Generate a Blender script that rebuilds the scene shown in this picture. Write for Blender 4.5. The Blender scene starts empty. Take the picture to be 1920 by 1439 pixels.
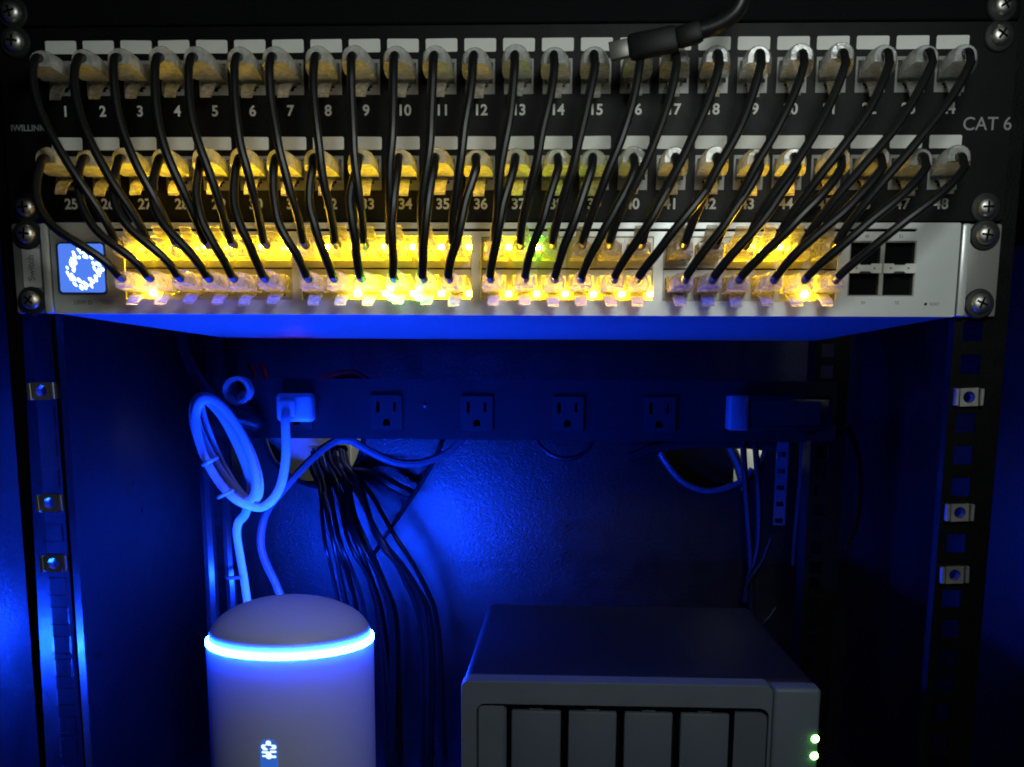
import bpy, bmesh, math, random
from mathutils import Vector, Matrix
from mathutils.geometry import tessellate_polygon

# ------------------------------------------------------------------ set-up
scene = bpy.context.scene
C = scene.collection
S = 0.001                                   # all measures below are millimetres
R = math.radians
random.seed(7)

# camera: X right, Y into the rack, Z up; front of the rack equipment is Y = 0
CAM = Vector((30.17, -555.7, -34.18))
PITCH, YAW, ROLL, FPX, PY = 0.181755, 0.0401047, 0.00612972, 2048.99, 1101.15
fwd = Vector((-math.sin(YAW)*math.cos(PITCH), math.cos(YAW)*math.cos(PITCH), -math.sin(PITCH)))
rgt = Vector((math.cos(YAW), math.sin(YAW), 0)); upv = rgt.cross(fwd)
r2 = rgt*math.cos(ROLL)+upv*math.sin(ROLL); u2 = upv*math.cos(ROLL)-rgt*math.sin(ROLL)
cam = bpy.data.cameras.new('camera'); co = bpy.data.objects.new('camera', cam); C.objects.link(co)
m = Matrix((r2, u2, -fwd)).transposed().to_4x4(); m.translation = CAM*S
co.matrix_world = m
cam.sensor_fit = 'HORIZONTAL'; cam.sensor_width = 36; cam.lens = FPX/1920*36
cam.shift_y = (PY-719.5)/1920; cam.clip_start = 0.01; cam.clip_end = 20
scene.camera = co

world = bpy.data.worlds.new('World'); scene.world = world; world.use_nodes = True
world.node_tree.nodes['Background'].inputs[0].default_value = (0.5, 0.55, 0.65, 1)
world.node_tree.nodes['Background'].inputs[1].default_value = 0.003

def area(name, loc, target, power, size, color, sy=None):
    l = bpy.data.lights.new(name, 'AREA'); l.energy = power; l.size = size*S; l.color = color
    if sy: l.shape = 'RECTANGLE'; l.size_y = sy*S
    else: l.shape = 'DISK'
    o = bpy.data.objects.new(name, l); C.objects.link(o); o.location = Vector(loc)*S
    o.rotation_euler = (Vector(target)-Vector(loc)).to_track_quat('-Z', 'Y').to_euler(); return o
area('room_lamp', (140, -430, 185), (60, 0, 30), 0.76, 130, (0.91, 1.0, 0.94))          # dim lamp in front of the rack
area('rear_gap_fill', (80, 440, -36), (80, 482, -60), 0.30, 400, (0.95, 1.0, 0.9), 12)   # hidden fill added behind the back panel, standing in for leaking room light

vs = scene.view_settings
vs.view_transform = 'Standard'; vs.look = 'None'; vs.exposure = 0; vs.gamma = 1
scene.cycles.use_denoising = True; scene.cycles.denoising_prefilter = 'NONE'
scene.cycles.max_bounces = 8; scene.cycles.transparent_max_bounces = 12
scene.cycles.sample_clamp_indirect = 4
scene.cycles.caustics_reflective = False; scene.cycles.caustics_refractive = False
scene.cycles.filter_width = 1.9

def at(u, v, Y):                             # point at depth Y seen at photo pixel (u, v)
    d = fwd + r2*((u-960)/FPX) + u2*((PY-v)/FPX)
    return CAM + d*((Y-CAM.y)/d.y)

# ------------------------------------------------------------------ materials
MATS = {}
def mat(name, col, rough=0.5, metal=0.0, emit=None, bump=None, var=0.0, vscale=40, spec=0.5, rvar=0.0, coat=0):
    if name in MATS: return MATS[name]
    M = bpy.data.materials.new(name); M.use_nodes = True
    nt = M.node_tree; b = nt.nodes['Principled BSDF']
    b.inputs['Base Color'].default_value = (*col, 1); b.inputs['Roughness'].default_value = rough
    b.inputs['Metallic'].default_value = metal; b.inputs['Specular IOR Level'].default_value = spec
    b.inputs['Coat Weight'].default_value = coat
    tc = nt.nodes.new('ShaderNodeTexCoord')
    if var:
        n = nt.nodes.new('ShaderNodeTexNoise'); n.inputs['Scale'].default_value = vscale; n.inputs['Detail'].default_value = 6
        nt.links.new(tc.outputs['Object'], n.inputs['Vector'])
        r = nt.nodes.new('ShaderNodeValToRGB')
        r.color_ramp.elements[0].position = .3; r.color_ramp.elements[1].position = .7
        r.color_ramp.elements[0].color = (*[c*(1-var) for c in col], 1); r.color_ramp.elements[1].color = (*[min(1, c*(1+var)) for c in col], 1)
        nt.links.new(n.outputs['Fac'], r.inputs['Fac']); nt.links.new(r.outputs['Color'], b.inputs['Base Color'])
    if rvar:
        n = nt.nodes.new('ShaderNodeTexNoise'); n.inputs['Scale'].default_value = 60; n.inputs['Detail'].default_value = 5
        nt.links.new(tc.outputs['Object'], n.inputs['Vector'])
        mr = nt.nodes.new('ShaderNodeMapRange'); mr.inputs['To Min'].default_value = max(0, rough-rvar); mr.inputs['To Max'].default_value = min(1, rough+rvar)
        nt.links.new(n.outputs['Fac'], mr.inputs['Value']); nt.links.new(mr.outputs['Result'], b.inputs['Roughness'])
    if bump:
        n = nt.nodes.new('ShaderNodeTexNoise'); n.inputs['Scale'].default_value = bump[0]; n.inputs['Detail'].default_value = 3
        nt.links.new(tc.outputs['Object'], n.inputs['Vector'])
        bm_ = nt.nodes.new('ShaderNodeBump'); bm_.inputs['Strength'].default_value = bump[1]; bm_.inputs['Distance'].default_value = bump[2]*S
        nt.links.new(n.outputs['Fac'], bm_.inputs['Height']); nt.links.new(bm_.outputs['Normal'], b.inputs['Normal'])
    if emit:
        b.inputs['Emission Color'].default_value = (*emit[0], 1); b.inputs['Emission Strength'].default_value = emit[1]
    MATS[name] = M; return M

def clear_plastic(name, tint, clear, sss, cvar, nscale, bstr):
    M = bpy.data.materials.new(name); M.use_nodes = True; nt = M.node_tree; nt.nodes.clear()
    out = nt.nodes.new('ShaderNodeOutputMaterial')
    p = nt.nodes.new('ShaderNodeBsdfPrincipled'); p.inputs['Base Color'].default_value = (*tint, 1); p.inputs['Roughness'].default_value = .13; p.inputs['Specular IOR Level'].default_value = 1.0
    tr = nt.nodes.new('ShaderNodeBsdfTranslucent'); tr.inputs[0].default_value = (*tint, 1)
    tp = nt.nodes.new('ShaderNodeBsdfTransparent'); tp.inputs[0].default_value = (.97, .97, .96, 1)
    a = nt.nodes.new('ShaderNodeMixShader'); a.inputs[0].default_value = sss
    b = nt.nodes.new('ShaderNodeMixShader')
    tc = nt.nodes.new('ShaderNodeTexCoord')
    n = nt.nodes.new('ShaderNodeTexNoise'); n.inputs['Scale'].default_value = nscale; n.inputs['Detail'].default_value = 3
    mp = nt.nodes.new('ShaderNodeMapRange'); mp.inputs['From Min'].default_value = .35; mp.inputs['From Max'].default_value = .65
    mp.inputs['To Min'].default_value = max(0, clear-cvar); mp.inputs['To Max'].default_value = min(1, clear+cvar)
    bu = nt.nodes.new('ShaderNodeBump'); bu.inputs['Strength'].default_value = bstr; bu.inputs['Distance'].default_value = .9*S
    L = nt.links.new
    oi = nt.nodes.new('ShaderNodeObjectInfo')
    ad = nt.nodes.new('ShaderNodeVectorMath'); ad.operation = 'ADD'
    L(tc.outputs['Object'], ad.inputs[0]); L(oi.outputs['Random'], ad.inputs[1])
    L(ad.outputs[0], n.inputs['Vector']); L(n.outputs['Fac'], mp.inputs['Value']); L(n.outputs['Fac'], bu.inputs['Height'])
    L(bu.outputs['Normal'], p.inputs['Normal'])
    L(p.outputs[0], a.inputs[1]); L(tr.outputs[0], a.inputs[2])
    L(mp.outputs['Result'], b.inputs[0]); L(a.outputs[0], b.inputs[1]); L(tp.outputs[0], b.inputs[2]); L(b.outputs[0], out.inputs[0])
    return M

powder = mat('black_powder_coat', (.006, .006, .007), .5, bump=(900, .5, .5), rvar=.1)
wallcoat = mat('cabinet_powder_coat', (.005, .005, .006), .31, spec=.9, bump=(620, .5, .6), rvar=.08)
panel_black = mat('panel_black', (.005, .005, .0055), .5, spec=.16, bump=(1200, .2, .3), rvar=.12, var=.3)
railblack = mat('rail_black', (.003, .003, .0035), .38, spec=.22, bump=(700, .3, .4), rvar=.12)
paper = mat('label_paper', (.80, .80, .76), .6, var=.05, vscale=80)
ink = mat('white_ink', (.72, .72, .68), .6)
ink_dim = mat('grey_ink', (.30, .31, .31), .6)
darkink = mat('grey_print', (.25, .25, .27), .6)
jackmat = mat('keystone_plastic', (.27, .27, .255), .4, var=.08)
dark = mat('dark_inside', (.004, .004, .005), .8, spec=.1)
silver = mat('switch_silver', (.80, .83, .83), .36, metal=.3, var=.05, vscale=25, bump=(1500, .08, .2), rvar=.06)
case_grey = mat('switch_case', (.21, .215, .225), .45, metal=.2, var=.04)
ear_grey = mat('ear_grey', (.30, .295, .28), .4, metal=.2, var=.05)
silver2 = mat('port_shield', (.42, .41, .38), .35, metal=.7, rvar=.1)
steel = mat('nickel_steel', (.72, .70, .66), .42, metal=1, rvar=.1, var=.12, vscale=200)
jacket = mat('cable_jacket_black', (.010, .010, .011), .40, spec=.4, bump=(260, .12, .3), rvar=.1)
jacket2 = mat('cable_jacket_matte', (.014, .014, .016), .42, spec=.35, rvar=.1)
jacket3 = mat('cable_jacket_bundle', (.005, .005, .006), .38, spec=.3, rvar=.1)
greycable = mat('cable_jacket_grey', (.11, .12, .14), .45, rvar=.1)
whitecable = mat('cord_white', (.50, .51, .52), .45, rvar=.08)
redcable = mat('cord_red', (.75, .03, .02), .4)
pdu = mat('strip_dark_steel', (.010, .010, .012), .45, bump=(900, .25, .4), rvar=.1)
outletm = mat('outlet_plastic', (.022, .022, .025), .4)
gloss = mat('adapter_gloss', (.014, .014, .016), .22, rvar=.08)
naspl = mat('drive_case_plastic', (.15, .18, .225), .5, bump=(1500, .25, .3), var=.06, vscale=60)  # blue in the base colour stands in for bounced ring light
nastray = mat('drive_tray_plastic', (.12, .145, .19), .42, bump=(1500, .2, .3))  # tinted blue likewise for the ring's bounce
nasmet = mat('drive_case_metal', (.016, .018, .024), .40, bump=(1100, .2, .3))
white = mat('gateway_white', (.72, .73, .74), .42, bump=(1800, .06, .2))
roomwall = mat('room_wall', (.70, .71, .64), .8, var=.12, vscale=30)
plate_w = mat('wall_plate', (.62, .62, .55), .5)
ringm = mat('ring_light', (.1, .1, .1), .5, emit=((.0035, .042, 1.0), 1950))
yel = mat('led_yellow', (.2, .15, .02), .4, emit=((1.0, .56, .006), 1150))
yel2 = mat('led_yellow_bright', (.2, .15, .02), .4, emit=((1.0, .58, .01), 2100))
grn = mat('led_green', (.05, .2, .02), .4, emit=((.2, 1.0, .02), 600))
grn3 = mat('led_green_bright', (.05, .2, .02), .4, emit=((.12, 1.0, .02), 1800))
grn2 = mat('led_status_green', (.05, .2, .02), .4, emit=((.25, 1.0, .15), 16))
red = mat('added_red_glow', (.2, .02, .02), .4, emit=((1.0, .02, .02), 3.5))  # glow added only to light the red leads
screenm = mat('screen_blue', (.02, .03, .1), .15, emit=((.09, .24, 1.0), .9))
glyphm = mat('screen_white', (.3, .4, .4), .4, emit=((.7, .98, 1.0), 2.6))
glyph2 = mat('screen_white_soft', (.3, .4, .4), .4, emit=((.7, .9, .95), 1.3))
capsule = mat('screen_capsule', (.02, .03, .1), .15, emit=((.04, .18, .8), .6))
clear1 = clear_plastic('clear_plug', (.70, .69, .66), .48, .5, .16, 420, .3)
clear3 = clear_plastic('clear_switch_boot', (.66, .65, .60), .46, .48, .28, 300, .5)
clear2 = clear_plastic('clear_boot', (.80, .83, .84), .42, .26, .14, 320, .26)

# ------------------------------------------------------------------ mesh helpers
ORG = {}                                     # world origin (mm) of every object that has children
def org(o): return ORG.get(o.name, Vector((0, 0, 0))) if o else Vector((0, 0, 0))

class MB:
    def __init__(s): s.v = []; s.f = []
    def add(s, vs_, fs):
        k = len(s.v); s.v += [tuple(x) for x in vs_]; s.f += [tuple(i+k for i in f) for f in fs]; return s
    def box(s, x0, x1, y0, y1, z0, z1):
        return s.add([(x, y, z) for x in (x0, x1) for y in (y0, y1) for z in (z0, z1)],
                     [(0, 1, 3, 2), (4, 6, 7, 5), (0, 4, 5, 1), (2, 3, 7, 6), (0, 2, 6, 4), (1, 5, 7, 3)])
    def rbox(s, x0, x1, y0, y1, z0, z1, r=1, seg=2):
        bm = bmesh.new(); bmesh.ops.create_cube(bm, size=1)
        for v in bm.verts: v.co = ((x0+x1)/2+v.co.x*(x1-x0), (y0+y1)/2+v.co.y*(y1-y0), (z0+z1)/2+v.co.z*(z1-z0))
        bmesh.ops.bevel(bm, geom=bm.edges[:], offset=r, segments=seg, affect='EDGES', profile=.5)
        bm.verts.index_update()
        s.add([v.co[:] for v in bm.verts], [[v.index for v in f.verts] for f in bm.faces]); bm.free(); return s
    def plate(s, outer, holes, y0, y1):       # polygon with holes in X-Z, extruded from y0 (front) to y1
        loops = [outer]+list(holes)
        tris = tessellate_polygon([[Vector((p[0], p[1], 0)) for p in l] for l in loops])
        pts = [p for l in loops for p in l]; n = len(pts)
        fs = []
        for t in tris:
            a, b, c = [Vector(pts[i]) for i in t]
            ccw = (b-a).cross(c-a) > 0
            t1 = t if ccw else t[::-1]
            fs.append(tuple(t1)); fs.append(tuple(i+n for i in t1[::-1]))
        k = 0
        for li, l in enumerate(loops):
            ar = sum(l[i][0]*l[(i+1) % len(l)][1]-l[(i+1) % len(l)][0]*l[i][1] for i in range(len(l)))
            for i in range(len(l)):
                a, b = k+i, k+(i+1) % len(l)
                if (ar > 0) == (li == 0): fs.append((a, a+n, b+n, b))
                else: fs.append((b, b+n, a+n, a))
            k += len(l)
        return s.add([(p[0], y0, p[1]) for p in pts]+[(p[0], y1, p[1]) for p in pts], fs)
    def tube(s, pts, r, n=8, flat=1.0, cap=True):
        pts = [Vector(p) for p in pts]; m_ = len(pts); vs_ = []; up = None
        for i, p in enumerate(pts):
            t = (pts[min(i+1, m_-1)]-pts[max(i-1, 0)]).normalized()
            if up is None:
                up = Vector((0, 1, 0)) if abs(t.y) < .8 else Vector((0, 0, 1))
            a = up-t*up.dot(t)
            if a.length < 1e-5: a = t.orthogonal()
            a.normalize(); b = t.cross(a); up = a
            rr = r[i] if isinstance(r, (list, tuple)) else r
            for k in range(n):
                q = 2*math.pi*k/n
                vs_.append(p+a*(math.cos(q)*rr)+b*(math.sin(q)*rr*flat))
        fs = [(i*n+k, i*n+(k+1) % n, (i+1)*n+(k+1) % n, (i+1)*n+k) for i in range(m_-1) for k in range(n)]
        if cap: fs += [tuple(range(n))[::-1], tuple((m_-1)*n+k for k in range(n))]
        return s.add(vs_, fs)
    def lathe(s, prof, c, n=48, axis='z'):     # prof: (radius, height)
        vs_ = []
        for r, h in prof:
            for k in range(n):
                q = 2*math.pi*k/n; a, b = r*math.cos(q), r*math.sin(q)
                vs_.append((c[0]+a, c[1]+b, c[2]+h) if axis == 'z' else (c[0]+a, c[1]+h, c[2]+b))
        fs = []
        for i in range(len(prof)-1):
            for k in range(n):
                f = (i*n+k, i*n+(k+1) % n, (i+1)*n+(k+1) % n, (i+1)*n+k)
                fs.append(f if axis == 'z' else f[::-1])
        return s.add(vs_, fs)
    def mesh(s, name, m_, o=Vector((0, 0, 0)), smooth=False):
        me = bpy.data.meshes.new(name)
        me.from_pydata([((x-o.x)*S, (y-o.y)*S, (z-o.z)*S) for x, y, z in s.v], [], s.f)
        me.materials.append(m_); me.validate()
        if smooth:
            for p in me.polygons: p.use_smooth = True
            me.set_sharp_from_angle(angle=R(35))
        return me
    def build(s, name, m_, parent=None, smooth=False, o=None):
        o = org(parent) if parent else (Vector(o) if o else Vector((0, 0, 0)))
        ob = bpy.data.objects.new(name, s.mesh(name, m_, o, smooth)); C.objects.link(ob)
        if parent: ob.parent = parent
        else: ob.location = o*S
        ORG[ob.name] = o
        return ob

def tag(o, label, cat, group=None):
    o['label'] = label; o['category'] = cat
    if group: o['group'] = group
    return o
def struct(o): o['kind'] = 'structure'; return o
def thing(name, label, cat, loc, group=None):
    o = bpy.data.objects.new(name, None); C.objects.link(o); o.location = Vector(loc)*S; o.empty_display_size = .01
    ORG[o.name] = Vector(loc); return tag(o, label, cat, group)
def inst(name, me, parent, loc, rot=(0, 0, 0)):      # loc in world mm
    o = bpy.data.objects.new(name, me); C.objects.link(o); o.parent = parent
    o.location = (Vector(loc)-org(parent))*S; o.rotation_euler = rot; ORG[o.name] = Vector(loc); return o
def rrect(x0, x1, z0, z1, r=1, n=4):
    out = []
    for cx, cz, a in ((x1-r, z1-r, 0), (x0+r, z1-r, 90), (x0+r, z0+r, 180), (x1-r, z0+r, 270)):
        for k in range(n+1):
            q = R(a+90*k/n); out.append((cx+r*math.cos(q), cz+r*math.sin(q)))
    return out
def rect(x0, x1, z0, z1): return [(x1, z1), (x0, z1), (x0, z0), (x1, z0)]
def circ(x, z, r, n=16): return [(x+r*math.cos(2*math.pi*k/n), z+r*math.sin(2*math.pi*k/n)) for k in range(n)]
def smooth_path(P, k=6):                      # Catmull-Rom through P
    P = [Vector(p) for p in P]; P = [P[0]*2-P[1]]+P+[P[-1]*2-P[-2]]; out = []
    for i in range(1, len(P)-2):
        a, b, c, d = P[i-1:i+3]
        for j in range(k):
            t = j/k
            out.append(.5*((2*b)+(c-a)*t+(2*a-5*b+4*c-d)*t*t+(3*b-a-3*c+d)*t**3))
    return out+[P[-2]]
TEXTS = []
def text(body, x, y, z, h, m_, parent, name='lettering', bold=0.0, rot=0, align='CENTER'):
    cu = bpy.data.curves.new('t', 'FONT'); cu.body = body; cu.size = h/.72*S; cu.align_x = align; cu.align_y = 'CENTER'
    cu.extrude = .04*S; cu.offset = bold*S
    o = bpy.data.objects.new('t', cu); C.objects.link(o); TEXTS.append((o, name, x, y, z, m_, parent, rot))

# ------------------------------------------------------------------ the cabinet
XL, XR, YB, ZT, ZB = -296, 296, 430, 250, -362
struct(MB().box(XL-2, XL, -15, YB, ZB-3, ZT).build('cabinet_side_left', wallcoat))
struct(MB().box(XR, XR+2, -15, YB, ZB-3, ZT).build('cabinet_side_right', wallcoat))
struct(MB().box(XL-2, XR+2, -15, YB+2, ZT, ZT+2).build('cabinet_top', powder))
struct(MB().box(XL-2, XR+2, -15, YB, ZB-5, ZB-3.1).build('cabinet_bottom', powder))
def pxpoly(P, Y): return [(at(u, v, Y).x, at(u, v, Y).z) for u, v in P]
holeL = [(x, z) for x, z in pxpoly([(496, 805), (497, 818), (500, 835), (515, 866), (540, 890), (570, 906), (605, 913), (640, 903), (662, 882), (676, 852), (681, 825), (682, 805)], YB)]
holeR = [(x, z) for x, z in pxpoly([(1236, 808), (1237, 825), (1244, 858), (1264, 890), (1292, 913), (1328, 924), (1366, 919), (1398, 903), (1420, 878), (1434, 845), (1437, 808)], YB)]
back = struct(MB().plate(rect(XL-2, XR+2, ZB-5, ZT+2), [holeL, holeR], YB, YB+2).build('cabinet_back', wallcoat))
grom = mat('grommet_edge', (.012, .012, .013), .35)
for hp, nm in ((holeL, 'hole_rim'), (holeR, 'hole_rim')):
    MB().tube([(x, YB-.5, z) for x, z in smooth_path([Vector((x, z, 0)) for x, z in hp], 4) for x, z in [(x, z)]] if False else [(p.x, YB-.5, p.y) for p in smooth_path([Vector((x, z, 0)) for x, z in hp], 4)], 2.4, 8).build(nm, grom, back, True)
struct(MB().box(-420, 420, 482, 486, ZB-5, 600).build('room_wall_behind', roomwall))
# what is seen through the holes: a wall plate with a port (left), a dark box (right)
wp0 = at(600, 850, 478)
wp = thing('wall_plate', 'pale wall plate with a dark port behind the left cable hole', 'wall plate', (wp0.x, 482, wp0.z))
hx, hz = at(632, 852, 474).x, at(632, 852, 474).z
MB().plate(rrect(wp0.x-30, wp0.x+42, wp0.z-26, wp0.z+60, 3), [rrect(hx-12, hx+11, hz-9, hz+9, 4)], 475, 481.9).build('plate', plate_w, wp)
MB().plate(rrect(hx-14, hx+13, hz-12, hz+10.5, 3), [rrect(hx-11.6, hx+10.6, hz-8.6, hz+8.6, 3.5)], 472.5, 475.1).build('port_frame', plate_w, wp)
MB().box(hx-12.5, hx+11.5, 481, 481.8, hz-9.5, hz+9.5).build('port_opening', dark, wp)
b0, b1 = at(1225, 960, 470), at(1376, 700, 470)
db = MB().rbox(b0.x, b1.x, 445, 474, b0.z, b1.z, 2).build('junction_box', dark, None, False, (b0.x, 470, b0.z))
tag(db, 'black junction box behind the right cable hole', 'box')

# ------------------------------------------------------------------ rack rails with square holes
def rail(name, side, Y, label, zlo, zhi, flange):
    xs = sorted((side*223.5, side*249)); holes = []; hz_ = []
    z0 = 6.35
    offs = (0, 15.875, 31.75)
    for u in range(-9, 6):
        for o_ in offs:
            z = u*44.45+6.35+o_
            if zlo+8 < z < zhi-8: holes.append(rect(side*232.55-4.7, side*232.55+4.7, z-4.7, z+4.7))
    th = thing(name, label, 'rack rail', (side*236, Y, zlo), 'front and rear rack rails')
    MB().plate(rect(xs[0], xs[1], zlo, zhi), holes, Y, Y+2).build('rail_face', railblack, th)
    xi = side*223.5
    a, b = sorted((xi, xi+side*2)); MB().box(a, b, Y+2, Y+flange, zlo, zhi).build('inner_flange', railblack, th)
    xo = side*249
    a, b = sorted((xo, xo-side*2)); MB().box(a, b, Y+2, Y+22, zlo, zhi).build('outer_flange', railblack, th)
    return th
rail('rack_rail', -1, 1.2, 'black front rack rail with square holes on the left', ZB-3, 240, 8)
rail('rack_rail', 1, 1.2, 'black front rack rail with square holes on the right', ZB-3, 240, 8)
rail('rack_rail', -1, 292, 'black rear rack rail behind the coiled white cord', ZB-3, 240, 26)
rail('rack_rail', 1, 292, 'black rear rack rail beside the hanging black cables', ZB-3, 240, 26)

# ------------------------------------------------------------------ shelf (below the frame)
sh = thing('rack_shelf', 'black rack shelf under the gateway and the drive enclosure', 'shelf', (0, 0, ZB-3))
MB().box(-222, 222, -2, 330, ZB-2.5, ZB).build('shelf_plate', powder, sh)
for s_ in (-1, 1):
    a, b = sorted((s_*221, s_*241)); MB().box(a, b, -1.2, 1, ZB-2.5, ZB+36).build('ear', powder, sh)

# ------------------------------------------------------------------ screws and cage nuts
def head_mesh():
    mb = MB(); r = 4.7
    prof = [(.01, -3.6), (r*.45, -3.5), (r*.75, -2.9), (r*.95, -1.8), (r, -.6), (r, 0)]
    return mb.lathe(prof, (0, 0, 0), 20, 'y').mesh('screw_head', steel, smooth=True)
HEAD = head_mesh()
WASH = MB().lathe([(4.6, -1.6), (6.6, -1.4), (7.2, -.6), (7.2, 0)], (0, 0, 0), 24, 'y').mesh('washer', mat('washer_dark', (.02, .02, .022), .4), smooth=True)
slot = MB(); slot.box(-2.6, 2.6, -3.75, -2.6, -.5, .5); slot.box(-.5, .5, -3.74, -2.6, -2.6, 2.6)
SLOT = slot.mesh('cross_slot', dark)
def screw(parent, x, z, y=0.0):
    w = inst('screw', HEAD, parent, (x, y-1.2, z), (R(random.uniform(-4, 4)), R(random.uniform(0, 90)), R(random.uniform(-4, 4))))
    a = bpy.data.objects.new('cross_slot', SLOT); C.objects.link(a); a.parent = w
    b = bpy.data.objects.new('washer', WASH); C.objects.link(b); b.parent = w; b.location = (0, 1.2*S, 0)

NUTB = MB().plate(rect(-4.4, 4.4, -4.4, 4.4), [circ(0, 0, 2.9)], -1.2, 5).mesh('nut', steel)
cage = MB()
for s_ in (-1, 1):
    a, b = sorted((s_*5.0, s_*7.0)); cage.rbox(a, b, -2.6, 4.5, -4.3, 4.3, .35, 1)
CAGE = cage.mesh('cage', steel)
ORD = ['top', 'middle', 'lowest']
for s_, nm in ((-1, 'left'), (1, 'right')):
    for i, z in enumerate((-38.1, -95.25, -127.0)):
        t = thing('cage_nut', f'{ORD[i]} of three silver cage nuts in the {nm} front rail', 'cage nut', (s_*232.55, 1.2, z), 'empty cage nuts in the front rails')
        inst('nut', NUTB, t, (s_*232.55, .2, z), (0, R(random.uniform(-3, 3)), 0)); inst('cage', CAGE, t, (s_*232.55, .6, z), (0, R(random.uniform(-3, 3)), 0))

# ------------------------------------------------------------------ blank panel at the very top
bpn = thing('blank_panel', 'black blank panel above the patch panel, cut by the top of the frame', 'panel', (0, 0, 134.2))
MB().rbox(-241.3, 241.3, -2, 1.0, 134.2, 177.6, .6, 1).build('face', dark, bpn)
for s_ in (-1, 1): screw(bpn, s_*232.55, 139.7, -2)

# ------------------------------------------------------------------ patch panel, 2 units
PITCHX, X1 = 18.357, -210.6
pp = thing('patch_bay', 'black 48-port patch panel with white label strips and printed numbers', 'patch panel', (0, 0, 45))
ROWZ = (112.0, 68.4)
holes = []
for rz in ROWZ:
    for i in range(24):
        x = X1+PITCHX*i; holes.append(rect(x-7.1, x+7.1, rz-9.3, rz+6.7))
MB().plate(rrect(-241.3, 241.3, 44.9, 133.4, 2), holes, -1.6, 1.0).build('face', panel_black, pp)
MB().box(-221, 221, 1.2, 40, 130.2, 131.5).build('top_lip', panel_black, pp)
JH = [(6, 5), (-6, 5), (-6, -4.6), (-3.4, -4.6), (-3.4, -6.2), (-2.2, -6.2), (-2.2, -7.6), (2.2, -7.6), (2.2, -6.2), (3.4, -6.2), (3.4, -4.6), (6, -4.6)]
JACK = MB().plate(rect(-7.0, 7.0, -9.2, 6.6), [JH], -1.0, 12).mesh('keystone_jack', jackmat)
JIN = MB().box(-6.6, 6.6, 12.2, 12.8, -8.2, 5.6).mesh('jack_inside', dark)
LAB = MB().plate(rrect(-7.5, 7.5, -2.95, 2.95, .7, 3), [], -2.1, -1.5).mesh('label_strip', paper)
for r_, rz in enumerate(ROWZ):
    for i in range(24):
        x = X1+PITCHX*i
        j = inst('keystone_jack', JACK, pp, (x, -.4, rz))
        k = bpy.data.objects.new('jack_inside', JIN); C.objects.link(k); k.parent = j
        inst('label_strip', LAB, pp, (x, 0, rz+12.5 if r_ == 0 else rz+12.3), (0, R(random.uniform(-.8, .8)), 0))
        text(str(r_*24+i+1), x+.2, -1.75, rz-16.6 if r_ == 0 else rz-15.9, 4.9, ink, pp, 'port_number', .17)
text('IWILLINK', -229.6, -1.75, 88.0, 2.9, ink_dim, pp, 'brand_lettering', .1)
text('CAT 6', 230.5, -1.75, 88.4, 6.0, ink_dim, pp, 'category_lettering', .05)
for s_ in (-1, 1):
    for z in (50.8, 127.0): screw(pp, s_*232.55, z, -1.6)

# ------------------------------------------------------------------ network switch, 1 unit
sw = thing('network_switch', 'silver 48-port rack switch with blue screen and glowing yellow port lights', 'network switch', (0, 0, 0))
def colx(c): return -171.7+13.84*c+5.36*(c//6)-5.9            # port centre
groups = [rect(colx(6*g)-7.2, colx(6*g+5)+7.2, 7.2, 37.4) for g in range(4)]
sfpx = (177.2, 193.4)
sfph = rect(169.4, 201.2, 9.6, 35.4)
slotln = rect(-190, 200.5, 39.6, 41.0)
scr = rrect(-218.4, -193.6, 9.4, 34.6, 2)
MB().plate(rrect(-221.2, 221.2, .1, 43.7, .8), groups+[sfph, slotln, scr, circ(207.2, 6.0, .75, 10)], -4, -1.6).build('front_plate', silver, sw)
MB().box(-220.9, 220.9, 1.4, 285, .3, 43.4).box(-220.9, 220.9, -1.5, 1.35, .3, 1.2).box(-220.9, 220.9, -1.5, 1.35, 42.4, 43.4).build('case', case_grey, sw)
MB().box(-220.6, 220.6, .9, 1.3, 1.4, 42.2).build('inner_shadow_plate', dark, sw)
for s_ in (-1, 1):
    a, b = sorted((s_*222.0, s_*241.3))
    e = MB().rbox(a, b, -2.6, .9, .2, 43.5, 1.1, 2).build('ear', ear_grey, sw, True)
    a, b = sorted((s_*222.0, s_*226.0)); MB().rbox(a, b, -4.6, -2.3, .3, 43.4, 1.0, 2).build('ear_ridge', silver, e, True)
    for z in (6.35, 38.1): screw(sw, s_*232.9, z, -2.6)
st = MB().plate(rrect(-236.4, -227.6, 12.8, 31.4, .4), [], -3.2, -2.7).build('ear_label', mat('tape_white', (.62, .64, .62), .5, var=.06), sw)
text('Switch', -232.0, -3.26, 22.2, 3.4, darkink, sw, 'ear_lettering', .1, 90)
sc_ = MB().plate(rrect(-218.0, -194.0, 9.8, 34.2, 1.8), [], -4.4, -2).build('screen', screenm, sw)
MB().plate(rrect(-218.3, -193.7, 9.5, 34.5, 2), [rrect(-217.4, -194.6, 10.4, 33.6, 1.5)], -4.7, -1.9).build('screen_bezel', mat('screen_bezel', (.08, .12, .3), .2), sc_)
g = MB(); rr = random.Random(3)
for i in range(58):
    q = i*2*math.pi/58*1.0+rr.uniform(-.1, .1); rad = rr.uniform(5.2, 9.6)
    cx, cz = -204.8+rad*math.cos(q)*.98, 21.7+rad*math.sin(q)
    if cz > 32.6 or cx > -195.4: continue
    L_, W_, an = rr.uniform(.8, 1.6), rr.uniform(.55, .9), R(-55+rr.uniform(-12, 12))
    ux, uz = math.cos(an), math.sin(an)
    pts = []
    for k in range(8):
        t = 2*math.pi*k/8; a, b = L_*math.cos(t), W_*math.sin(t)
        pts.append((cx+a*ux-b*uz, -4.46, cz+a*uz+b*ux))
    g.add(pts, [tuple(range(8))])
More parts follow.
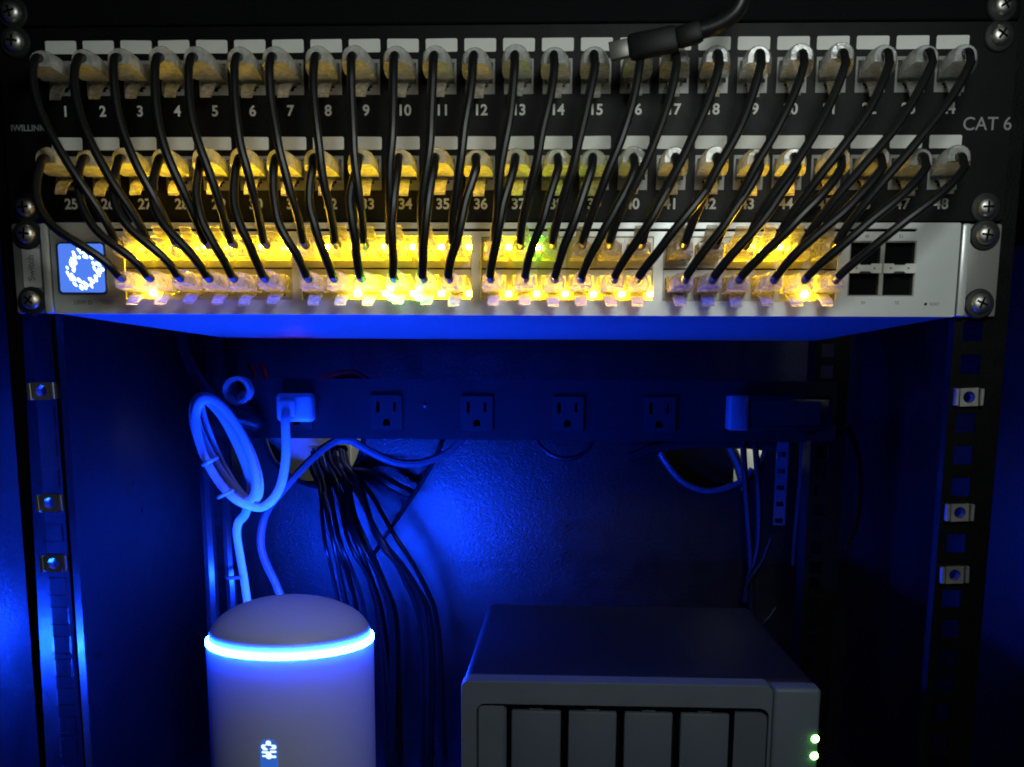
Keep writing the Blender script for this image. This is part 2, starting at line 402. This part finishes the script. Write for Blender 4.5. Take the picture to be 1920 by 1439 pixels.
g.build('screen_graphic', glyphm, sc_)
text('USW', -208.0, -4.06, 5.6, 2.0, darkink, sw, 'model_lettering', .08)
MB().plate(circ(-203.2, 5.6, 1.15), [circ(-203.2, 5.6, .55, 10)], -4.08, -3.98).build('model_mark', darkink, sw)
text('RESET', 211.4, -4.06, 6.0, 1.3, ink_dim, sw, 'reset_lettering', .02)
for t_, x, z in (('49', sfpx[0], 37.4), ('51', sfpx[1], 37.4), ('50', sfpx[0], 6.6), ('52', sfpx[1], 6.6)): text(t_, x, -4.06, z, 1.5, ink_dim, sw, 'port_number', .03)
# SFP cages
cg = MB(); cg.plate(sfph, [rect(x-7.1, x+7.1, z0, z1) for x in sfpx for z0, z1 in ((10.2, 20.6), (24.4, 34.8))], -3.4, 14)
sf = cg.build('cage_block', silver2, sw)
MB().box(169.4, 201.2, 14.2, 14.8, 9.6, 35.4).build('cage_inside', mat('cage_inside', (.035, .036, .04), .4), sf)
for x in sfpx:
    bar = [(x-7.6, 20.4), (x-3, 20.4), (x-2.2, 21.2), (x+2.2, 21.2), (x+3, 20.4), (x+7.6, 20.4), (x+7.6, 24.8), (x+3, 24.8), (x+2.2, 24.0), (x-2.2, 24.0), (x-3, 24.8), (x-7.6, 24.8)]
    MB().plate(bar, [circ(x-4.2, 22.6, .55, 8), circ(x+4.2, 22.6, .55, 8)], -4.8, -3.5).build('latch_bar', mat('latch_bar', (.85, .85, .8), .4), sf)
# 48 ports
PH = [(5.9, 3.6), (-5.9, 3.6), (-5.9, -3.6), (-3.2, -3.6), (-3.2, -5.6), (3.2, -5.6), (3.2, -3.6), (5.9, -3.6)]
PORT = MB().plate(rect(-6.85, 6.85, -7.2, 7.2), [PH], -2.2, .8).mesh('port', silver2)
UPZ, LOZ = 29.9, 14.7
for c in range(24):
    inst('port', PORT, sw, (colx(c), -.4, UPZ), (0, R(180), 0))
    inst('port', PORT, sw, (colx(c), -.4, LOZ), (0, 0, 0))
LEDM = {k: MB().rbox(-1.35, 1.35, -.6, .6, -1.1, 1.1, .3, 2).mesh('port_light', m_, smooth=True) for k, m_ in (('y', yel), ('b', yel2), ('g', grn), ('G', grn3))}
up_lit = {c: 'y' for c in range(0, 13)}; up_lit.update({13: 'g', 10: 'y', 20: 'y', 21: 'b', 3: 'b', 5: 'b', 0: 'b', 2: 'b'})
lo_lit = {0: 'b', 7: 'b', 8: 'y', 9: 'y', 10: 'y', 11: 'y', 22: 'b'}; lo_lit.update({c: 'y' for c in range(12, 18)})
for c, k in up_lit.items(): inst('port_light', LEDM[k], sw, (colx(c)+6.2, -3.2, 32.4))
for c, k in lo_lit.items(): inst('port_light', LEDM[k], sw, (colx(c)+6.2, -3.2, 10.4))
for c in (9, 10): inst('port_light', LEDM['G'], sw, (colx(c)-4.6, -3.4, 8.2))

# ------------------------------------------------------------------ patch cables
plug = MB(); plug.rbox(-5.8, 5.8, -9, 8, -3.9, 3.9, .5, 1)
PLUG = plug.mesh('plug', clear1)
def latch(lp):
    lt = MB(); W = (3.0, 2.9, 2.8, 2.6)
    for i in range(3):
        (ya, za), (yb, zb) = lp[i], lp[i+1]; w0, w1 = W[i], W[i+1]
        lt.add([(-w0, ya, za), (w0, ya, za), (w1, yb, zb), (-w1, yb, zb), (-w0, ya+.5, za-1.0), (w0, ya+.5, za-1.0), (w1, yb+.5, zb-1.0), (-w1, yb+.5, zb-1.0)],
               [(0, 1, 2, 3), (7, 6, 5, 4), (0, 4, 5, 1), (1, 5, 6, 2), (2, 6, 7, 3), (3, 7, 4, 0)])
    return lt.mesh('latch_tab', clear1)
LATCH_P = latch([(-.5, -4.0), (-6, -6.2), (-10.5, -9.6), (-13, -13.0)])
LATCH_S = latch([(-.5, -4.0), (-6, -5.4), (-11, -7.6), (-14, -9.8)])
def arch(hw, top, bot, n=8):
    pts = [(hw, bot)]
    for k in range(n+1):
        q = math.pi*k/n; pts.append((hw*math.cos(q), top-hw*.9+hw*.9*math.sin(q)))
    return pts+[(-hw, bot)]
bo = MB(); secs = [(-6.5, 6.2, 4.4, -4.4), (-9, 6.7, 5.2, -4.6), (-15, 6.8, 5.5, -4.2), (-21, 6.4, 5.4, -3.6), (-25, 5.7, 4.9, -3.2), (-27.2, 4.6, 4.0, -2.6)]
vs_ = []; fs = []
for (y, hw, top, bot) in secs: vs_ += [(x, y, z) for x, z in arch(hw, top, bot)]
n_ = len(arch(1, 1, 0))
for i in range(len(secs)-1):
    for k in range(n_): fs.append((i*n_+k, (i+1)*n_+k, (i+1)*n_+(k+1) % n_, i*n_+(k+1) % n_))
fs += [tuple(range(n_)), tuple((len(secs)-1)*n_+k for k in range(n_))[::-1]]
bo.add(vs_, fs); BOOT = bo.mesh('boot', clear2, smooth=True); BOOT_S = bo.mesh('boot', clear3, smooth=True)

rc = random.Random(11)
ORDW = 'first second third fourth fifth sixth seventh eighth ninth tenth eleventh twelfth thirteenth fourteenth fifteenth sixteenth seventeenth eighteenth nineteenth twentieth twenty-first twenty-second twenty-third twenty-fourth'.split()
def put_plug(parent, x, y, z, flip, lean, LATCH):
    p = inst('plug', PLUG, parent, (x, y, z), (R(rc.uniform(-2, 2)), R(180) if flip else 0, lean))
    for me, nm in ((BOOT_S if LATCH is LATCH_S else BOOT, 'boot'), (LATCH, 'latch_tab')):
        o = bpy.data.objects.new(nm, me); C.objects.link(o); o.parent = p
        if nm == 'boot' and LATCH is LATCH_S:
            o.scale = (.77, .9, .86)
            if flip: o.rotation_euler = (0, R(180), 0)
def herm(p0, t0, p1, t1, n=18):
    out = []
    for i in range(n+1):
        t = i/n; out.append(p0*(2*t**3-3*t*t+1)+t0*(t**3-2*t*t+t)+p1*(-2*t**3+3*t*t)+t1*(t**3-t*t))
    return out
for row in (0, 1):
    for i in range(24):
        x0, z0 = X1+PITCHX*i, ROWZ[row]+.4
        x1, z1 = colx(i), (UPZ, LOZ)[row]
        no = row*24+i+1
        t = thing('patch_cable', f'black patch cable {ORDW[i]} from the left in the panel\'s {("upper", "lower")[row]} row, port {no}', 'network cable',
                  (x0, -1.4, z0), 'patch cables between panel and switch')
        sgn = max(-1, min(1, (x1-x0)/30))
        leanA = R(rc.uniform(-3, 3)+sgn*3); leanB = R(rc.uniform(-3, 3))
        put_plug(t, x0, -1.2, z0, False, leanA, LATCH_P); put_plug(t, x1, -2.2, z1, row == 0, leanB, LATCH_S)
        right = i/23
        xa, xb = x0+28*math.sin(leanA), x1+28*math.sin(leanB)
        P0 = Vector((xa, -22, z0+.4)); P1 = Vector((xa, -30, z0-.2))
        dep = -40-(6 if row == 0 else 2)-rc.uniform(0, 6)
        A = Vector((xa+rc.uniform(-.5, .5), -36, z0-6))
        E = Vector((xb, -26, z1+.4)); E1 = Vector((xb, -32, z1+1.6))
        d = (E1-A); dn = d.normalized(); ln = d.length
        down = Vector((0, 0, -1)); lf = 1-right
        if row == 0:
            t0 = (down*(1-.7*right)+dn*(.7*right)).normalized()*rc.uniform(1.0, 1.45)+Vector((rc.uniform(-.06, .06), rc.uniform(-.42, -.2), 0))
            t1 = (dn*.7+down*.3).normalized()*rc.uniform(.7, 1.0)+Vector((rc.uniform(-.08, .08), .42, 0))
        else:
            loose = max(0, 1-abs(i-6)/9)
            t0 = (down*(1-.8*right)+dn*(.8*right)).normalized()*(1.0+.5*lf+rc.uniform(-.1, .35)*loose)+Vector((-.34*lf+rc.uniform(-.28, .1)*loose, rc.uniform(-.6, -.25), 0))
            t1 = (dn*.85+down*.15).normalized()*rc.uniform(.75, 1.1)+Vector((rc.uniform(-.1, .1), .42, 0))
        mid = herm(A, t0*ln, E1, t1*ln, 20)
        w1, w2, p1_, p2_ = rc.uniform(.2, .7), rc.uniform(.02, .14), rc.uniform(0, 6.3), rc.uniform(0, 6.3)
        for j_, v_ in enumerate(mid):                       # small kinks and uneven slack
            e_ = math.sin(math.pi*j_/20); v_.x += e_*(w1*math.sin(j_*.42+p1_)+w2*math.sin(j_*1.1+p2_)); v_.y += e_*w2*math.sin(j_*.8+p1_)
        path = smooth_path([P0, P1, (xa, -34.2, z0-2.2)], 3)[:-1]+mid+[(E1+E)/2, E]
        MB().tube(path, rc.uniform(1.95, 2.12), 10).build('cable', jacket, t, True)

# ------------------------------------------------------------------ loose connector hanging over label 16
lc = thing('loose_video_cable', 'loose black cable end with grey metal tip hanging over the patch panel labels', 'cable', at(1180, 100, -38))
shellm = mat('connector_black', (.005, .005, .006), .5, spec=.2)
def along(p, q, w, h, name, m_, bev=1.2):
    d = (q-p); L_ = d.length; xx = d.normalized(); zz = Vector((0, -1, 0)); zz = (zz-xx*zz.dot(xx)).normalized(); yy = zz.cross(xx)
    mb = MB().rbox(0, L_, -w/2, w/2, -h/2, h/2, bev, 2)
    mb.v = [tuple(p+xx*a+yy*b+zz*c_) for a, b, c_ in mb.v]
    return mb.build(name, m_, lc, True)
along(at(1143, 98, -36), at(1182, 90, -37), 7.5, 4.2, 'metal_tip', mat('dull_tip', (.15, .145, .135), .4, metal=.5), .5)
along(at(1178, 91, -37), at(1272, 72, -40), 10.5, 8, 'connector_shell', shellm, 2)
along(at(1266, 73, -40), at(1318, 58, -42), 8.5, 8, 'strain_relief', shellm, 2)
MB().tube(smooth_path([at(1300, 62, -41), at(1345, 48, -43), at(1380, 22, -45), at(1395, -15, -46), at(1400, -60, -46)]), 3.6, 12).build('cable', jacket, lc, True)

# ------------------------------------------------------------------ power strip on the rear rails
PY0, PZ0, PZ1 = 262, -73.5, -29.5
ps = thing('power_strip', 'dark rack power strip with a row of three-pin outlets', 'power strip', (0, 292, PZ0))
PXL, PXR = -197, 213
oz = at(893, 776, PY0).z
oxs = [at(u, 776, PY0).x for u in (556, 725, 894, 1064, 1236, 1407)]
MB().plate(rect(PXL, PXR, PZ0, PZ1), [rect(x-12, x+12, oz-13, oz+13) for x in oxs], PY0, PY0+1.5).build('face', pdu, ps)
MB().box(PXL+.2, PXR-.2, PY0+14, 306, PZ0+.2, PZ1-.2).box(PXL, PXR, PY0+1.6, PY0+13.9, PZ1-1.5, PZ1).box(PXL, PXR, PY0+1.6, PY0+13.9, PZ0, PZ0+1.5).build('case', pdu, ps)
for s_ in (-1, 1):
    a, b = sorted(((PXL if s_ < 0 else PXR)+s_*.2, s_*241)); MB().box(a, b, 289.6, 291.8, PZ0, PZ1).build('ear', pdu, ps)
for x in oxs:
    gh = [(x-2.6, oz-9.2), (x+2.6, oz-9.2)]+[(x+2.6*math.cos(q), oz-6.8+2.6*math.sin(q)) for q in [math.pi*k/8 for k in range(9)]]
    f = MB().plate(rrect(x-11.8, x+11.8, oz-12.8, oz+12.8, 1), [rect(x-7.4, x-5.0, oz+.5, oz+8.5), rect(x+5.2, x+7.2, oz+1.2, oz+8.0), gh], PY0-1.6, PY0+4).build('outlet', outletm, ps)
    MB().box(x-11, x+11, PY0+8, PY0+8.6, oz-12, oz+12).build('outlet_inside', dark, f)
lp_ = at(797, 762, PY0); MB().lathe([(.01, -1), (1, -.8), (1.3, 0)], (lp_.x, PY0, lp_.z), 10, 'y').build('indicator', steel, ps)
# made-up red glow source hidden behind the strip's front lip, lighting the red leads
rk = at(565, 712, 300); MB().rbox(rk.x-5, rk.x+5, 276, 288, PZ1-2, PZ1-.1, .05, 1).build('hidden_red_glow', red, ps)
cable_r = mat('cord_red', (.75, .03, .02), .4)
rt = at(640, 708, 293)
tag(MB().tube(smooth_path([at(585, 722, 290), at(612, 712, 291), at(640, 704, 292), at(664, 702, 293), at(690, 716, 296)]), 3.4, 10).build('red_lead', redcable, None, True, rt), 'short red lead bowed over the top of the power strip', 'cable')
for u_, du, lb in ((466, 14, 'red wire end, left of two, above the left end of the power strip'), (488, 12, 'red wire end, right of two, above the left end of the power strip')):
    tag(MB().tube(smooth_path([at(u_, 684, 296), at(u_+du*.6, 695, 292), at(u_+du, 714, 288)]), 1.7, 8).build('red_wire', redcable, None, True, at(u_+du, 714, 288)), lb, 'wire')
# strip's own power cord and the ring clamp beside it
pc = at(470, 788, 255)
t = thing('strip_power_cord', 'thick black power cord curving into the left end of the power strip', 'power cord', pc)
MB().tube(smooth_path([at(338, 600, 262), at(345, 650, 258), at(366, 700, 254), at(400, 745, 250), at(440, 778, 250), at(474, 789, 256)]), 4.6, 12).build('cord', jacket2, t, True)
MB().tube([at(440, 778, 250), at(472, 789, 256), at(482, 791, 262)], [6, 6.8, 7.4], 12).build('strain_relief', jacket2, t, True)
rgc = at(448, 733, 258)
t = thing('ring_clamp', 'pale ring-shaped cable clamp at the left end of the power strip', 'clamp', rgc)
MB().lathe([(7.6, -7), (10.2, -7), (10.6, 0), (10.2, 9), (7.6, 9), (7.2, 0), (7.6, -7)], rgc, 32, 'y').build('ring', mat('clamp_grey', (.5, .5, .5), .45), t, True)
inst('screw', HEAD, t, rgc+Vector((-1.5, 16, -4)), (0, 0, 0))
MB().box(rgc.x-6, rgc.x+8, 275, 277, rgc.z-10, rgc.z+8).build('base', jacket2, t)

# black adapter in the last outlet
ap = at(1460, 776, 240)
t = thing('power_adapter', 'glossy black power adapter plugged into the right end of the strip', 'power adapter', ap)
a0, a1 = at(1368, 806, 238), at(1560, 744, 238)
MB().rbox(a0.x, a1.x, 236, 258, a0.z, a1.z, 2.5, 3).build('body', gloss, t, True)
MB().rbox(a0.x+1, a0.x+16, 257, 262, a0.z+4, a1.z-3, 1, 1).build('plug_base', gloss, t)
MB().rbox(a0.x-.6, a0.x+13, 234.6, 258.4, a0.z-.6, a1.z+.6, 2, 2).build('pale_end', mat('adapter_pale', (.22, .22, .24), .25), t, True)
rb = MB().plate(rrect(a0.x+14, a1.x-8, a0.z+3.4, a1.z-3.4, 2), [], 235.4, 236.2).build('front_label', mat('adapter_matte', (.012, .012, .013), .55), t)

# white coiled cord with its plug
t = thing('white_power_cord', 'coiled white power cord with its plug in the first outlet of the strip', 'power cord', at(480, 950, 250))
pl0, pl1 = at(519, 791, 246), at(584, 738, 246)
MB().rbox(pl0.x, pl1.x, 244, PY0-1.7, pl0.z, pl1.z, 3.2, 3).build('plug', whitecable, t, True)
q0 = at(538, 762, 240); MB().rbox(q0.x-6, q0.x+6, 238, 244.5, q0.z-7, q0.z+4.5, 1.5, 2).build('cord_exit', whitecable, t, True)
path = [at(537, 764, 240), at(535, 790, 236), at(536, 850, 238), at(528, 905, 240), at(510, 938, 242), at(484, 952, 244)]
cu, cv = Vector((105, 205))/230.3, Vector((205, -105))/230.3
for k in range(1, 44):
    tn = k/10; q = 2*math.pi*tn
    bb = 46-6.8*tn+2*math.sin(tn*5); yy = 234+5.5*tn; hl = 110-4*abs(math.sin(tn*2.1))
    uv = Vector((424+6*math.sin(tn*4.2), 846-2*tn))+cu*(hl*math.cos(q))+cv*(-bb*math.sin(q))
    path.append(at(uv.x, uv.y, yy+5*math.sin(q)))
path = path[:-3]+[at(460, 964, 261), at(448, 978, 264), at(444, 998, 266), at(448, 1030, 270), at(458, 1090, 272), at(470, 1180, 272), at(480, 1300, 272)]
MB().tube(smooth_path(path, 6), 1.6, 12, 2.1).build('cord', whitecable, t, True)
for (u, v) in ((396, 864), (425, 925)):
    c_ = Vector((u, v)); MB().tube(smooth_path([at(*(c_-cv*17), 244), at(*(c_-cv*12), 232), at(*c_, 228), at(*(c_+cv*12), 234)]), 1.5, 8).build('cord_tie', whitecable, t, True)
MB().tube(smooth_path([at(424, 1081, 268), at(430, 1084, 262), at(452, 1083, 262)]), 1.5, 8).build('cord_tie', greycable, t, True)

def cable(name, pts, r, m_, label, group=None, cat='cable', n=8):
    ps_ = [at(*p) for p in pts]
    return tag(MB().tube(smooth_path(ps_, 6), r, n).build(name, m_, None, True, ps_[-1]), label, cat, group)
cable('network_cable', [(536, 1150, 262), (519, 1100, 268), (496, 1050, 275), (489, 1010, 280), (500, 960, 285), (530, 920, 292), (580, 865, 310), (622, 831, 325), (655, 826, 330), (690, 845, 340), (740, 867, 350), (790, 868, 360), (840, 848, 370), (875, 815, 380)],
      3.2, greycable, 'grey network cable looping from the gateway up to the power strip')
cable('thin_cable', [(838, 800, 395), (822, 846, 392), (790, 905, 390), (750, 965, 388), (725, 1003, 386), (700, 1040, 388)], 1.9, jacket2, 'thin dark cable slanting down behind the strip across the lit back')
cable('thin_cable', [(1000, 815, 400), (1018, 842, 395), (1045, 858, 392), (1075, 859, 392), (1100, 845, 395), (1118, 815, 400)], 1.9, jacket2, 'short dark cable loop hanging below the third outlet')
cable('thin_cable', [(1180, 858, 405), (1225, 842, 404), (1290, 833, 404), (1370, 832, 404), (1430, 836, 404), (1468, 850, 404), (1470, 900, 404)], 4.2, jacket2, 'thick dark cable arching over the right cable hole')

# black bundle pouring out of the left cable hole
rb_ = random.Random(5)
for i in range(18):
    f = (i+rb_.uniform(-.8, .8))/17
    u0, v0 = 585+f*72, 884+rb_.uniform(-16, 10)
    ue, ye = 648+f*150+rb_.uniform(-30, 30), 345+rb_.uniform(-30, 40)
    um = u0+(ue-u0)*rb_.uniform(.34, .52)
    cable('bundle_cable', [(u0-6, v0-26, 449), (u0, v0, 428), (u0+(um-u0)*.45, v0+38, (428+ye)/2+8), (um, 1000+rb_.uniform(-15, 15), ye), (ue-(ue-um)*.3, 1090, ye+4), (ue+6, 1190, ye+10), (ue+rb_.uniform(0, 40), 1480, ye+14)],
          rb_.choice((1.6, 1.8, 2.1)), jacket3, 'black network cable in the bundle falling from the left cable hole', 'cable bundle from the left hole', 'network cable')
cable('bundle_cable', [(640, 890, 445), (668, 886, 425), (705, 893, 400), (740, 912, 398), (775, 930, 402)], 5.0, jacket2, 'short thick black cable bent out right of the left cable hole')
for i, (a, b) in enumerate(((606, 646), (634, 690))):
    cable('thin_wire', [(a-2, 848, 455), (a+2, 875, 440), (a+18, 895, 415), (b-14, 925, 395), (b, 965, 380)], 1.1, mat('wire_grey', (.35, .34, .33), .5), ('pale thin wire, left of two, over the black cable bundle', 'pale thin wire, right of two, over the black cable bundle')[i], None, 'wire')

# cables at the right
R_ = 'hanging cables below the power adapter'
right = [([(1504, 800, 330), (1503, 870, 328), (1497, 950, 328), (1492, 1000, 330), (1488, 1060, 335)], 2.3, 'black cable hanging leftmost of the group under the power adapter'),
         ([(1524, 800, 334), (1521, 880, 332), (1515, 950, 332), (1508, 1015, 334)], 2.2, 'second black cable from the left hanging under the power adapter'),
         ([(1534, 800, 338), (1532, 870, 336), (1527, 940, 336), (1516, 1030, 338)], 2.2, 'third black cable from the left hanging under the power adapter'),
         ([(1530, 800, 322), (1540, 850, 320), (1553, 905, 320), (1563, 955, 320), (1556, 1000, 322), (1541, 1032, 325)], 2.0, 'black cable crossing outward over the others under the adapter'),
         ([(1588, 800, 330), (1605, 840, 328), (1613, 900, 328), (1608, 970, 330), (1586, 1032, 334)], 2.4, 'rightmost black cable bowing outward under the power adapter'),
         ([(1392, 800, 405), (1396, 880, 396), (1402, 960, 392), (1408, 1050, 392), (1410, 1160, 392)], 2.8, 'black cable dropping past the left side of the white gap'),
         ([(1412, 800, 408), (1420, 880, 396), (1424, 960, 392), (1420, 1030, 392), (1406, 1080, 392), (1398, 1130, 392)], 2.8, 'black cable dropping past the right side of the white gap'),
         ([(1445, 1010, 385), (1430, 1050, 384), (1412, 1078, 384), (1396, 1105, 384)], 1.6, 'thin short cable crossing the two drops above the enclosure'),
         ([(1455, 1140, 385), (1442, 1158, 384), (1430, 1175, 384), (1424, 1230, 384)], 1.8, 'cable end peeking out beside the drive enclosure corner'),
         ([(1352, 800, 440), (1370, 840, 436), (1388, 880, 434), (1397, 920, 432)], 5.0, 'thick black cable slanting inside the right cable hole')]
for pts, r, lb in right: cable('hanging_cable', pts, r, jacket2, lb, R_)
cable('pale_cable', [(1238, 850, 420), (1256, 878, 419), (1282, 905, 418), (1320, 920, 418), (1358, 916, 419), (1392, 901, 421), (1410, 880, 424)], 2.6, greycable, 'pale cable curving along the lower edge of the right cable hole')
cable('riser_cable', [(384, 800, 284), (386, 900, 282), (392, 1000, 282), (398, 1120, 282), (404, 1300, 284)], 5.2, gloss, 'left of two thick black risers standing behind the white coil')
cable('riser_cable', [(424, 880, 284), (427, 960, 284), (430, 1040, 284), (436, 1130, 284), (440, 1300, 286)], 4.6, gloss, 'right of two thick black risers standing behind the white coil')
# slotted lacing strip
lx = at(1464, 910, 395)
mb = MB(); z0, z1 = at(1464, 985, 395).z, at(1464, 830, 395).z
nsl = 5; stp = (z1-z0)/nsl
mb.plate(rect(lx.x-5, lx.x+5, z0, z1), [rect(lx.x-3.4, lx.x+3.4, z0+stp*k+2, z0+stp*k+6) for k in range(nsl)], 394, 396)
tag(mb.build('lacing_strip', mat('lacing_strip', (.12, .12, .13), .35), None, False, lx), 'narrow slotted lacing strip between the hanging cables', 'strip')

# ------------------------------------------------------------------ round gateway with the light ring
GX, GY, GZ = -148.5, 145, -198.0
gx_ = at(545, 1190, GY); GX = gx_.x
gw = thing('gateway', 'white round-topped gateway cylinder with a glowing blue light ring', 'gateway', (GX, GY, ZB))
c0 = (GX, GY, 0)
MB().lathe([(.01, ZB), (50, ZB), (53, ZB+1), (54.4, ZB+4), (54.6, ZB+30), (54.6, -201.2), (54.5, -200.8), (52.6, -200.7)], c0, 96).build('body', white, gw, True)
MB().lathe([(52.4, -200.6), (54.3, -200.5), (54.72, -200.2), (54.72, -198.3), (54.2, -197.9), (52.2, -197.8)], c0, 96).build('light_ring', ringm, gw, True)
dome = [(52.0, -198.0), (52.8, -197.5)]
for k in range(1, 17):
    q = R(90*k/16); dome.append((max(.01, 52.8*math.cos(q)), -197.5+26*math.sin(q)))
MB().lathe(dome, c0, 96).build('dome', white, gw, True)
sp = at(507, 1440, GY-52)
off = sp.x-GX; yfront = GY-math.sqrt(54.6**2-off**2)
sp = at(507, 1440, yfront)
def onbody(dx, dz, lift):                       # wrap onto the cylinder
    x = off+dx; a = math.asin(x/54.6); r = 54.6+lift
    return (GX+r*math.sin(a), GY-r*math.cos(a), sp.z+dz)
def wrap(poly, lift, mb):
    pts = [onbody(x, z, lift) for x, z in poly]; mb.add(pts, [tuple(range(len(pts)))[::-1]]) if False else mb.add(pts, [tuple(range(len(pts)))])
top = at(507, 1386, yfront).z-sp.z
cap_ = rrect(-5.6, 5.6, -16, top, 5.4, 6)
mb = MB(); front = [onbody(x, z, .35) for x, z in cap_]; backp = [onbody(x, z, -.6) for x, z in cap_]; n_ = len(cap_)
mb.add(front+backp, [tuple(range(n_))]+[(i, i+n_, (i+1) % n_+n_, (i+1) % n_) for i in range(n_)])
gs = mb.build('screen', capsule, gw)
mb = MB()
for (x0, x1, z0, z1) in ((-1.6, 1.8, top-4.2, top-.9), (-4.6, 5.0, top-6.6, top-3.6), (-3.6, -.6, top-7.4, top-6.4), (.8, 5.0, top-8.9, top-7.4), (-4.4, .6, top-9.4, top-8.0), (-1.8, 2.0, top-13.0, top-8.8), (-4.2, -1.2, top-11.8, top-10.6), (.6, 4.8, top-12.2, top-10.6)):
    wrap(rrect(x0, x1, z0, z1, min(x1-x0, z1-z0)*.42, 3), .45, mb)
mb.build('screen_graphic', glyph2, gs)

# ------------------------------------------------------------------ four-bay drive enclosure
NX0, NX1, NY, NZ = -21.5, 177.5, 32, -196.0
na = thing('drive_enclosure', 'dark grey four-bay drive enclosure with two green status lights', 'drive enclosure', ((NX0+NX1)/2, NY, ZB))
MB().rbox(NX0+.6, NX1-.6, NY+16, NY+224, ZB+4, NZ-.3, 4.5, 4).build('case', nasmet, na, True)
OP = rect(-13, 149, ZB+14, -209.0)
OPR = rrect(-13, 149.5, ZB+14, -209.0, 5, 4)
fr = MB().plate(rrect(NX0, 151.2, ZB+2, NZ, 4, 5), [OPR], NY+.6, NY+15.8).build('front_frame', naspl, na)
bv = fr.modifiers.new('bevel', 'BEVEL'); bv.width = 1.0*S; bv.segments = 2; bv.limit_method = 'ANGLE'; bv.angle_limit = R(60)
ss = MB().rbox(151.7, NX1, NY, NY+15.8, ZB+2, NZ-1.2, 2.2, 3).build('status_strip', naspl, na, True)
MB().plate(rrect(-12.9, 149.4, ZB+14.1, -209.1, 5, 4), [rect(3.7, 131.4, ZB+18, -211.4)], NY+4.5, NY+10).build('bay_surround', nastray, na)
MB().box(3, 132, NY+15, NY+15.6, ZB+17, -210).build('bay_inside', dark, na)
MB().rbox(-12.2, 2.6, NY+2.4, NY+4.4, ZB+18, -210.2, .6, 1).build('bay_pillar', naspl, na, True)
for i, (a, b) in enumerate(((6.6, 34.4), (38.6, 65.6), (69.9, 96.8), (101.2, 128.3))):
    tr = MB().rbox(a, b, NY+2.6, NY+12, ZB+20, -213.4, 1.0, 2).build('drive_tray', nastray, na, True)
    MB().rbox((a+b)/2-4, (a+b)/2+4, NY+4.6, NY+8, -213.3, -212.3, .3, 1).build('tray_tab', nastray, tr)
for v, t_ in ((1386, 'STATUS'), (1418, 'DISK')):
    p = at(1540, v, NY)
    MB().lathe([(.01, -1.4), (1.4, -1.1), (2.2, -.2), (2.3, .8)], (NX1-2.0, NY, p.z), 16, 'y').build('status_light', grn2, na, True)
    q = at(1517 if t_ == 'STATUS' else 1516, v, NY); text(t_, q.x, NY-.12, q.z, 1.9, ink_dim, na, 'status_lettering', .04)

# ------------------------------------------------------------------ turn the lettering into meshes
bpy.context.view_layer.update()
dg = bpy.context.evaluated_depsgraph_get()
for o, name, x, y, z, m_, parent, rot in TEXTS:
    me = bpy.data.meshes.new_from_object(o.evaluated_get(dg)); me.name = name; me.materials.clear(); me.materials.append(m_)
    n = bpy.data.objects.new(name, me); C.objects.link(n); n.parent = parent
    n.location = (Vector((x, y, z))-org(parent))*S; n.rotation_euler = (R(90), R(-rot), 0)
    cu = o.data; bpy.data.objects.remove(o); bpy.data.curves.remove(cu)
